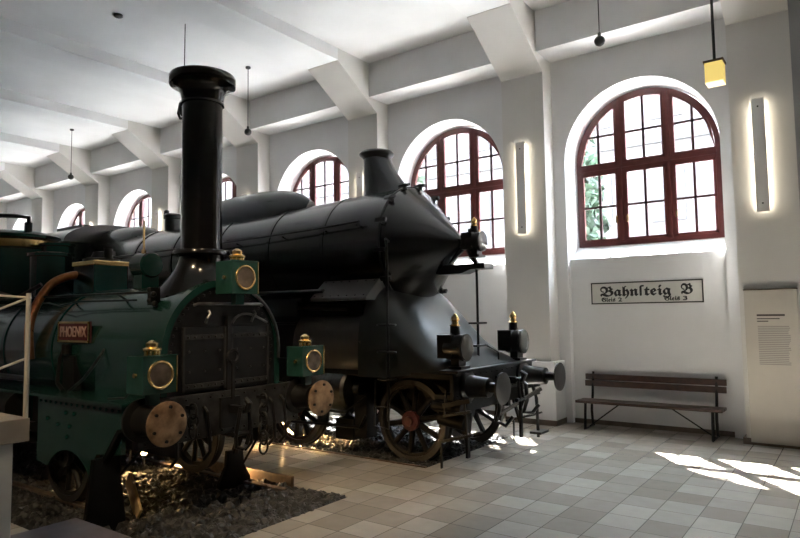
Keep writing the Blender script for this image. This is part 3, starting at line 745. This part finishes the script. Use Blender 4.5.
q = MB(); q.box(-4.915,-4.87,3.90,3.95,.98,1.80); q.cyl((-4.87,3.925,1.42),(-4.83,3.925,1.42),.045,n=16); q.ring((-4.82,3.925,1.42),'X',.06,.014,20,6); q.bar((-4.82,3.925,1.38),(-4.82,3.925,1.02),.03,.02); q.build('door_latch', 'iron', G)
q = MB(); q.tube([(-4.875,3.52,1.90),(-4.86,3.56,1.915),(-4.86,4.29,1.915),(-4.875,4.33,1.90)], .014, 8); q.build('grab_rail', 'steel', G)
MB().tube([(-4.88,3.96+.44*k/10,1.73+.09*math.sin(PI*(k/10)**.7)) for k in range(11)], .012, 6).build('curved_strip', 'steel', G)
for y_ in (3.66, 4.2): MB().tube([(-4.885,y_,1.74),(-4.86,y_,1.78),(-4.86,y_+.03,1.82),(-4.885,y_+.03,1.85)],.014,6).build('hinge_hook', 'steel', G)
# curved copper-edge handrail down the right of the front
q = MB(); q.tube([(-4.88,GC+.66*math.cos(a),GZ+.64*math.sin(a)) for a in np.linspace(1.15,-.15,14)], .016, 8); q.build('side_grab_rail', 'steel', G)
# chimney
XCH = -5.28
q = MB(); q.lathe([(.21,2.40),(.20,2.50),(.197,3.2),(.195,4.00)], (XCH,GC,0), 'Z', 48); gch = q.build('chimney', 'chimney', G, sharp=30)
q = MB(); q.lathe([(.20,3.925),(.212,3.93),(.212,3.95),(.205,3.96),(.215,4.03),(.245,4.09),(.30,4.115),(.322,4.125),(.326,4.135),(.326,4.21),(.318,4.225),(.27,4.225),(.24,4.19),(.18,4.15),(.17,4.0)], (XCH,GC,0), 'Z', 56); q.build('chimney_cap', 'chimney', gch, sharp=40)
q = MB(); q.lathe([(.20,2.46),(.265,2.45),(.275,2.435),(.275,2.405),(.25,2.395),(.20,2.40)], (XCH,GC,0), 'Z', 48); q.build('chimney_flange', 'chimney', gch)
rows = []
for f in np.linspace(0, 1, 9):
    r = .215+.20*(1-f)**2.4; row = []
    for i in range(48):
        a = 2*PI*i/48; y_ = r*math.sin(a); base = GZ+math.sqrt(max(.0001, .664**2-y_*y_)); row.append((XCH+r*.95*math.cos(a)-.06*(1-f), GC+y_, base*(1-f)+2.41*f))
    rows.append(row)
MB().loft(rows).build('chimney_saddle', 'chimney', G, sharp=40)
# lanterns
def lantern(x, y, z, name='lantern'):
    w, h, d = .155, .155, .24
    q = MB(); q.box(x-d,x,y-w,y+w,z-h,z+h); q.box(x-.012,x+.006,y-w-.006,y+w+.006,z+h-.01,z+h+.006); q.box(x-d*.6,x-d*.3,y-.05,y+.05,z-h-.1,z-h)
    l = q.build(name, 'lampgreen', G, smooth=False, bevel=.005)
    q = MB(); q.ring((x+.006,y,z),'X',.108,.011,36,8); q.build('glass_rim', 'brass', l)
    q = MB(); q.lathe([(.104,.001),(.102,.006),(.002,.008)], (x,y,z), 'X', 32); q.build('lantern_glass', 'darklens', l)
    q = MB(); q.bar((x+.004,y+w-.004,z-h+.004),(x+.004,y+w-.004,z+h-.004),.01,.012,up=(1,0,0)); q.build('corner_strip', 'brass', l, smooth=False)
    q = MB(); q.lathe([(.045,0),(.05,.03),(.075,.04),(.078,.055),(.05,.07),(.052,.10),(.03,.115),(.012,.125)], (x-d*.5,y,z+h), 'Z', 24)
    for k in range(8):
        a = 2*PI*k/8; q.cyl((x-d*.5+.056*math.cos(a),y+.056*math.sin(a),z+h-.005),(x-d*.5+.056*math.cos(a),y+.056*math.sin(a),z+h+.04),.008,n=6)
    q.build('brass_cap', 'brass', l)
    q = MB(); q.cyl((x-.10,y-w-.02,z),(x-.10,y-w,z),.018,n=12); q.build('side_knob', 'brass', l)
lantern(-4.65, 3.045, 1.328); lantern(-4.65, 4.835, 1.318); lantern(-4.65, 3.925, 2.158)
# buffer beam, buffers
XG = -4.86
q = MB(); q.box(XG-.08,XG,2.98,4.82,.70,1.10); gbm = q.build('buffer_beam', 'beamgrey', G, smooth=False, bevel=.006)
rv = MB()
for y_ in np.linspace(3.05,4.75,14): rv.rivet((XG,y_,.74),.014); rv.rivet((XG,y_,1.06),.014)
rv.build('rivets', 'iron', gbm)
for y_ in (3.01, 4.79):
    b_, hd = buffer(G, XG, -4.48, y_, .95, .18, 'bufface', 'iron')
    for k in range(6):
        a = 2*PI*k/6+.4; MB().cyl((-4.485,y_+.135*math.cos(a),.95+.135*math.sin(a)),(-4.468,y_+.135*math.cos(a),.95+.135*math.sin(a)),.014,n=6).build('bolt', 'iron', b_)
q = MB(); q.box(XG,XG+.03,3.80,4.02,.76,1.04); q.bar((XG+.02,3.91,.93),(-4.66,3.91,.93),.05,.07); q.tube([(-4.66,3.91,.93),(-4.60,3.91,.94),(-4.57,3.91,1.0),(-4.62,3.91,1.04)],[.035,.034,.028,.02],8)
q.build('draw_hook', 'iron', G)
q = MB(); q.tube([(-4.63,3.86,.96),(-4.66,3.83,.70),(-4.68,3.85,.60),(-4.66,3.91,.58),(-4.68,3.97,.60),(-4.66,3.99,.70),(-4.63,3.96,.96)], .020, 8); q.cyl((-4.67,3.80,.72),(-4.67,4.02,.72),.026,n=8); q.build('coupling_link', 'iron', G)
for y_ in (4.26, 3.45):
    q = MB(); z_ = .97
    for k in range(6 if y_ > 4 else 3):
        zc = z_-.09*k
        if k % 2: q.ring((XG+.09,y_,zc),'X',.052,.011,14,6,1.25)
        else: q.ring((XG+.09,y_,zc),'Y',.052,.011,14,6,1.25)
    q.bar((XG,y_,1.0),(XG+.10,y_,1.0),.03,.03); q.build('safety_chain', 'iron', G)
for y_ in (4.10, 4.40, 4.55, 3.62, 3.28):
    q = MB(); q.tube([(XG+.01,y_,.98),(XG+.06,y_,.94),(XG+.07,y_+.02,.75),(XG+.04,y_+.05,.58),(XG-.05,y_+.05,.50)], .016, 8); q.build('pipe', 'iron', G)
# frames and splashers
ap = [(-6.60,1.04),(-5.10,1.06),(-5.10,.64),(-5.50,.60)]+[(-6.00+.46*math.cos(a), .16+.42*math.sin(a)) for a in np.linspace(.6,2.55,16)]+[(-6.60,.42)]
q = MB(); q.prism(ap, 'Y', 2.98, 3.02); rv = q
for x_ in np.linspace(-6.55,-5.15,15): rv.rivet((x_,2.978,1.0),.014)
for x_, z_ in ((-6.05,.92),(-5.98,.80),(-6.02,.70),(-6.4,.84),(-5.9,.92),(-6.2,.80)): rv.rivet((x_,2.976,z_),.022)
rv.build('side_frame', 'green', G, sharp=30)
q = MB(); q.box(-10.8,-5.0,2.92,3.30,1.05,1.075); q.box(-10.8,-6.85,3.0,3.04,.6,1.05); q.build('running_plate', 'green', G, smooth=False)
q = MB(); q.box(-10.8,-4.95,3.40,3.46,.55,1.1); q.box(-10.8,-4.95,4.34,4.40,.55,1.1); q.box(-10.8,-4.95,4.76,4.80,.66,1.06); q.build('main_frame', 'iron', G, smooth=False)
for x_ in (-6.30, -8.9):
    axle(G, x_, GN, GF, .475)
    wheel(G, x_, GN, .475, .445, nsp=10, hub='iron', side=-1); wheel(G, x_, GF, .475, .445, nsp=10, hub='iron', side=1)
# slatted bracket on the boiler side, ash pipe, stays
q = MB(); q.box(-6.62,-6.40,3.22,3.30,1.08,1.42); q.tube([(-6.55,3.20,1.50),(-6.60,3.18,1.40),(-6.60,3.16,1.15),(-6.45,3.14,1.08)], .022, 8); q.cyl((-6.52,3.2,1.44),(-6.52,3.2,1.54),.045,n=12); q.build('feed_valve', 'iron', G)
q = MB(); q.tube([(-6.30,3.12,1.08),(-6.05,3.14,1.22),(-5.92,3.16,1.34),(-5.86,3.24,1.50)], .014, 8); q.build('thin_pipe', 'steel', G)
MB().tube([(-5.35,3.0,1.09),(-5.05,2.98,1.12),(-4.95,2.98,1.2)], .012, 6).build('thin_pipe', 'steel', G)
q = MB(); q.box(-8.6,-6.85,3.0,3.4,.55,1.02); q.tube([(-8.6,3.05,.75),(-6.75,3.02,.72)], .05, 10); q.tube([(-8.3,2.96,1.2),(-6.8,2.96,1.2)], .03, 8); q.cyl((-7.4,3.0,.9),(-7.0,3.0,.9),.16,n=20); q.build('motion_gear', 'iron', G)
# rail guards: bell shaped plates in front of the wheels
def guard(y_, xg, wt, wb, zb, ztop):
    pr = [(y_-wb,zb),(y_-wb*.95,zb+.10),(y_-wt*1.15,ztop-.16),(y_-wt,ztop),(y_+wt,ztop),(y_+wt*1.15,ztop-.16),(y_+wb*.95,zb+.10),(y_+wb,zb)]
    q = MB(); q.prism(pr, 'X', xg-.03, xg+.03); q.bar((xg,y_,ztop-.05),(xg+.25,y_,.85),.07,.05); q.bar((xg,y_+wt,ztop-.2),(xg+.30,y_+.25,.75),.025,.025); q.build('rail_guard', 'doorblack', G, smooth=False, bevel=.01)
guard(4.48, -5.48, .10, .21, -.03, .38); guard(2.97, -5.33, .115, .19, -.05, .60)
# name plate
yp = 3.245
t_ = MB(); t_.box(-6.76,-6.14,yp-.012,yp+.012,1.555,1.765); npl = t_.build('name_plate', 'platered', G, smooth=False)
q = MB()
for z_ in (1.565,1.755): q.bar((-6.76,yp-.014,z_),(-6.14,yp-.014,z_),.012,.022)
for x_ in (-6.75,-6.15): q.bar((x_,yp-.014,1.56),(x_,yp-.014,1.76),.012,.022,up=(1,0,0))
q.build('plate_frame', 'brass', npl, smooth=False)
text_mesh('plate_lettering', 'PHOENIX', .15, 'plateletter', npl, (-6.71,yp-.016,1.612), (PI/2,0,0), bold=.002, ext=.004, width=.52)
q = MB(); q.box(-6.55,-6.35,yp,yp+.12,1.58,1.74); q.build('plate_bracket', 'iron', npl, smooth=False)
# handrail on the boiler side
q = MB(); q.tube([(-9.0,3.36,2.04),(-7.5,3.36,2.04),(-5.5,3.36,2.03),(-5.30,3.37,2.03)], .013, 8)
for x_ in (-8.0,-6.9,-5.9): q.tube([(x_,3.36,2.04),(x_,3.50,1.96)], .012, 6)
q.tube([(-9.0,3.34,1.97),(-7.2,3.34,1.97),(-6.9,3.30,1.93),(-6.6,3.34,1.97),(-5.5,3.34,1.96)], .010, 6)
for x_, z_ in ((-5.33,2.05),(-5.27,2.01),(-5.33,1.95),(-5.25,1.92)): q.ball((x_,3.37,z_),.028,10)
q.box(-5.35,-5.30,3.36,3.46,1.91,2.07)
q.build('handrail', 'iron', G)
# copper pipe from the manhole box down the boiler flank
cp = [(-7.32,3.84,2.29),(-7.40,3.70,2.30),(-7.45,3.50,2.21),(-7.40,3.33,2.02),(-7.35,3.22,1.80),(-7.32,3.19,1.60),(-7.30,3.20,1.36)]
pts = []
for i in range(len(cp)-1):
    p0, p1, p2, p3 = [Vector(cp[max(0,min(len(cp)-1,i+k))]) for k in (-1,0,1,2)]
    for s_ in range(6):
        u = s_/6; pts.append(.5*((2*p1)+(p2-p0)*u+(2*p0-5*p1+4*p2-p3)*u*u+(3*p1-p0-3*p2+p3)*u**3))
pts.append(Vector(cp[-1]))
q = MB(); q.tube(pts, .047, 14); q.build('copper_pipe', 'copper', G)
# manhole box with brass edge
q = MB(); q.box(-7.45,-6.98,3.72,4.13,2.05,2.41); mh = q.build('dome_box', 'green', G, smooth=False, bevel=.012)
q = MB(); q.box(-7.465,-6.965,3.705,4.145,2.40,2.455); q.build('brass_edge', 'brass', mh, smooth=False, bevel=.012)
q = MB(); q.lathe([(.20,2.455),(.20,2.485),(.12,2.50),(.09,2.57),(.03,2.58)], (-7.2,3.92,0), 'Z', 24); q.bar((-7.42,3.86,2.545),(-7.0,3.96,2.545),.05,.05); q.cyl((-7.05,3.92,2.45),(-7.05,3.92,2.60),.05,n=12); q.build('safety_valve', 'black', mh)
# small drum with upright rod
q = MB(); q.lathe([(.03,-6.38),(.125,-6.37),(.138,-6.35),(.138,-6.14),(.125,-6.12),(.03,-6.11)], (0,3.90,2.36), 'X', 32); q.box(-6.32,-6.16,3.80,4.0,2.05,2.25); sdm = q.build('sand_drum', 'green', G, sharp=30)
q = MB(); q.tube([(-6.26,3.88,2.49),(-6.26,3.88,2.85)], .012, 6); q.cyl((-6.26,3.88,2.48),(-6.26,3.88,2.53),.025,n=10); q.build('drum_rod', 'brass', sdm)
# dome and tanks
q = MB(); q.lathe([(.50,1.9),(.50,2.74),(.515,2.75),(.515,2.76),(.50,2.77),(.50,2.86),(.53,2.87),(.57,2.89),(.57,2.93),(.53,2.96),(.35,3.0),(.05,3.02)], (-9.45,GC,0), 'Z', 56); dm = q.build('steam_dome', 'green', G, sharp=30)
q = MB(); q.lathe([(.49,2.75),(.507,2.755),(.514,2.81),(.507,2.865),(.49,2.87)], (-9.45,GC,0), 'Z', 56, close=False); q.build('brass_band', 'brass', dm)
q = MB(); q.tube([(-9.05,GC,2.95),(-9.05,GC,3.17),(-9.25,GC-.1,3.20),(-9.9,GC-.3,3.26)], .03, 8); q.cyl((-9.05,GC,2.93),(-9.05,GC,3.10),.05,n=10); q.build('whistle', 'black', dm)
q = MB(); q.lathe([(.24,1.95),(.24,2.57),(.275,2.58),(.275,2.615),(.20,2.63),(.05,2.64)], (-8.28,3.85,0), 'Z', 40); q.build('sand_box', 'green', G, sharp=30)
q = MB(); q.lathe([(.20,2.0),(.20,2.76),(.23,2.77),(.23,2.80),(.05,2.82)], (-8.75,4.15,0), 'Z', 36); q.build('valve_column', 'green', G, sharp=30)
q = MB(); q.cyl((-8.0,3.75,2.1),(-7.75,3.75,2.1),.09,n=14); q.tube([(-8.6,3.4,2.12),(-8.2,3.42,2.05),(-7.9,3.40,2.10),(-7.75,3.5,2.2)], .025, 8); q.build('boiler_fittings', 'iron', G)
# cab front sheet further back
q = MB(); q.box(-11.2,-10.6,3.0,4.8,.9,2.35); q.build('firebox_casing', 'green', G, smooth=False, bevel=.05)

# ------------------------------------------------------------------ small floor things
q = MB(); q.bar((-5.34,3.30,.02),(-5.62,3.36,.30),.17,.025,up=(0,1,.2)); tag(q.build('wooden_chock', 'ochre', smooth=False, bevel=.004), 'pale wooden board leaning beside the near rail guard of the green engine', 'board')
# pedestal, post and platform in the near left corner
struct(MB().box(-5.02,-3.3,.9,2.57,0,.25), 'floor_step', 'stepgrey', smooth=False, bevel=.004)
t = thing('pedestal', 'white display pedestal with a tan top on the lilac-grey floor step', 'pedestal', (-4.75, 1.6, .25))
MB().box(-5.0,-4.47,1.25,1.87,.251,1.0).build('base', 'plinthwhite', t, smooth=False, bevel=.003)
MB().box(-5.02,-4.45,1.22,1.96,1.0,1.15).build('top', 'plinthtan', t, smooth=False, bevel=.004)
t = thing('barrier_post', 'thin cream barrier post with cords standing on the tan pedestal', 'barrier post', (-4.48, 1.945, 1.15))
q = MB(); q.tube([(-4.48,1.945,1.15),(-4.48,1.945,1.97)], .016, 10); q.build('post', 'post', t)
for z0, z1 in ((1.94, 2.05), (1.94, 1.80), (1.54, 1.40)):
    MB().tube([(-4.48,1.945,z0),(-4.72,1.80,(z0+z1)/2-.03),(-5.0,1.66,z1)], .008, 6).build('cord', 'post', t)

# warm spot lamps lying by the tracks
def spot(x, y, z, tx, ty, tz, power, label, size=1.9):
    t = thing('floor_spotlight', label, 'spotlight', (x, y, 0), 'warm spotlights under the engines')
    d = (Vector((tx,ty,tz))-Vector((x,y,z))).normalized(); p = Vector((x,y,z))
    q = MB(); q.cyl(p-d*.09, p, .035, .045, 16); q.tube([p-d*.05, (x,y,0.0)], .012, 6); q.build('housing', 'wire', t)
    q = MB(); q.cyl(p-d*.006, p+d*.003, .036, n=16); q.build('lens', 'spot', t)
    ld = bpy.data.lights.new('spot_bulb', 'SPOT'); ld.energy = power; ld.color = (1, .62, .27); ld.spot_size = size; ld.spot_blend = .6; ld.shadow_soft_size = .04
    lo = bpy.data.objects.new('spot_bulb', ld); COL.objects.link(lo); lo.location = p+d*.02; lo.rotation_euler = d.to_track_quat('-Z','Y').to_euler()
spot(-7.1, 4.25, .26, -6.6, 3.5, -.15, 11, 'warm spotlight between the rails under the green engine')
spot(-5.75, 4.70, .16, -5.0, 4.95, .03, 5, 'warm spotlight at the far rail guard of the green engine')
for x_, y_, z_, l_ in ((-6.95, 4.35, .20, 'small warm spotlight by the near side of the lit front wheel of the green engine'), (-6.95, 4.68, .19, 'small warm spotlight seen through the spokes of the green engine wheel'), (-6.95, 4.87-.06, .17, 'small warm spotlight at the far rim of the green engine wheel')):
    spot(x_, y_, z_, x_+.8, y_-.35, .02, 1.2, l_, size=1.6)
spot(-6.85, 6.90, .55, -6.45, 6.42, -.05, 120, 'warm spotlight lighting the golden wheel of the black engine')

# ------------------------------------------------------------------ light
def ceiling_spot(x, y, tx, ty, tz, power, label):
    t = thing('ceiling_spotlight', label, 'spotlight', (x, y, 6.45), 'ceiling spotlights')
    p = Vector((x,y,6.2)); d = (Vector((tx,ty,tz))-p).normalized()
    q = MB(); q.cyl(p-d*.2, p, .06, .075, 20); q.tube([p-d*.12, (x,y,6.67)], .014, 8); q.build('housing', 'wire', t)
    q = MB(); q.cyl(p-d*.012, p-d*.004, .068, n=20); q.build('lens', 'spot', t)
    ld = bpy.data.lights.new('spot_bulb', 'SPOT'); ld.energy = power; ld.color = (1, .76, .48); ld.spot_size = .6; ld.spot_blend = .8; ld.shadow_soft_size = .06
    lo = bpy.data.objects.new('spot_bulb', ld); COL.objects.link(lo); lo.location = p+d*.01; lo.rotation_euler = d.to_track_quat('-Z','Y').to_euler()
ceiling_spot(-2.6, 2.2, -4.6, 5.0, 0, 110, 'warm ceiling spotlight aimed at the floor between the two engines')
ceiling_spot(-3.2, -1.0, -5.6, 3.4, 1.0, 120, 'warm ceiling spotlight aimed at the front of the green engine')
sun = bpy.data.lights.new('sun', 'SUN'); sun.energy = 26; sun.angle = math.radians(.6); sun.color = (1, .97, .92)
so = bpy.data.objects.new('sun', sun); COL.objects.link(so)
so.rotation_euler = Vector((.46, -.605, -1)).to_track_quat('-Z', 'Y').to_euler(); so.location = (-8, 16, 14)
w = bpy.data.worlds.new('sky'); SC.world = w; w.use_nodes = True
bg = w.node_tree.nodes['Background']; bg.inputs[0].default_value = (.72, .86, 1.0, 1); bg.inputs[1].default_value = 9.0

SC.view_settings.view_transform = 'Standard'; SC.view_settings.look = 'None'; SC.view_settings.gamma = 1
SC.view_settings.use_curve_mapping = False; SC.view_settings.exposure = 2.5
SC.cycles.max_bounces = 10; SC.cycles.diffuse_bounces = 7; SC.cycles.transparent_max_bounces = 12; SC.cycles.sample_clamp_indirect = 6
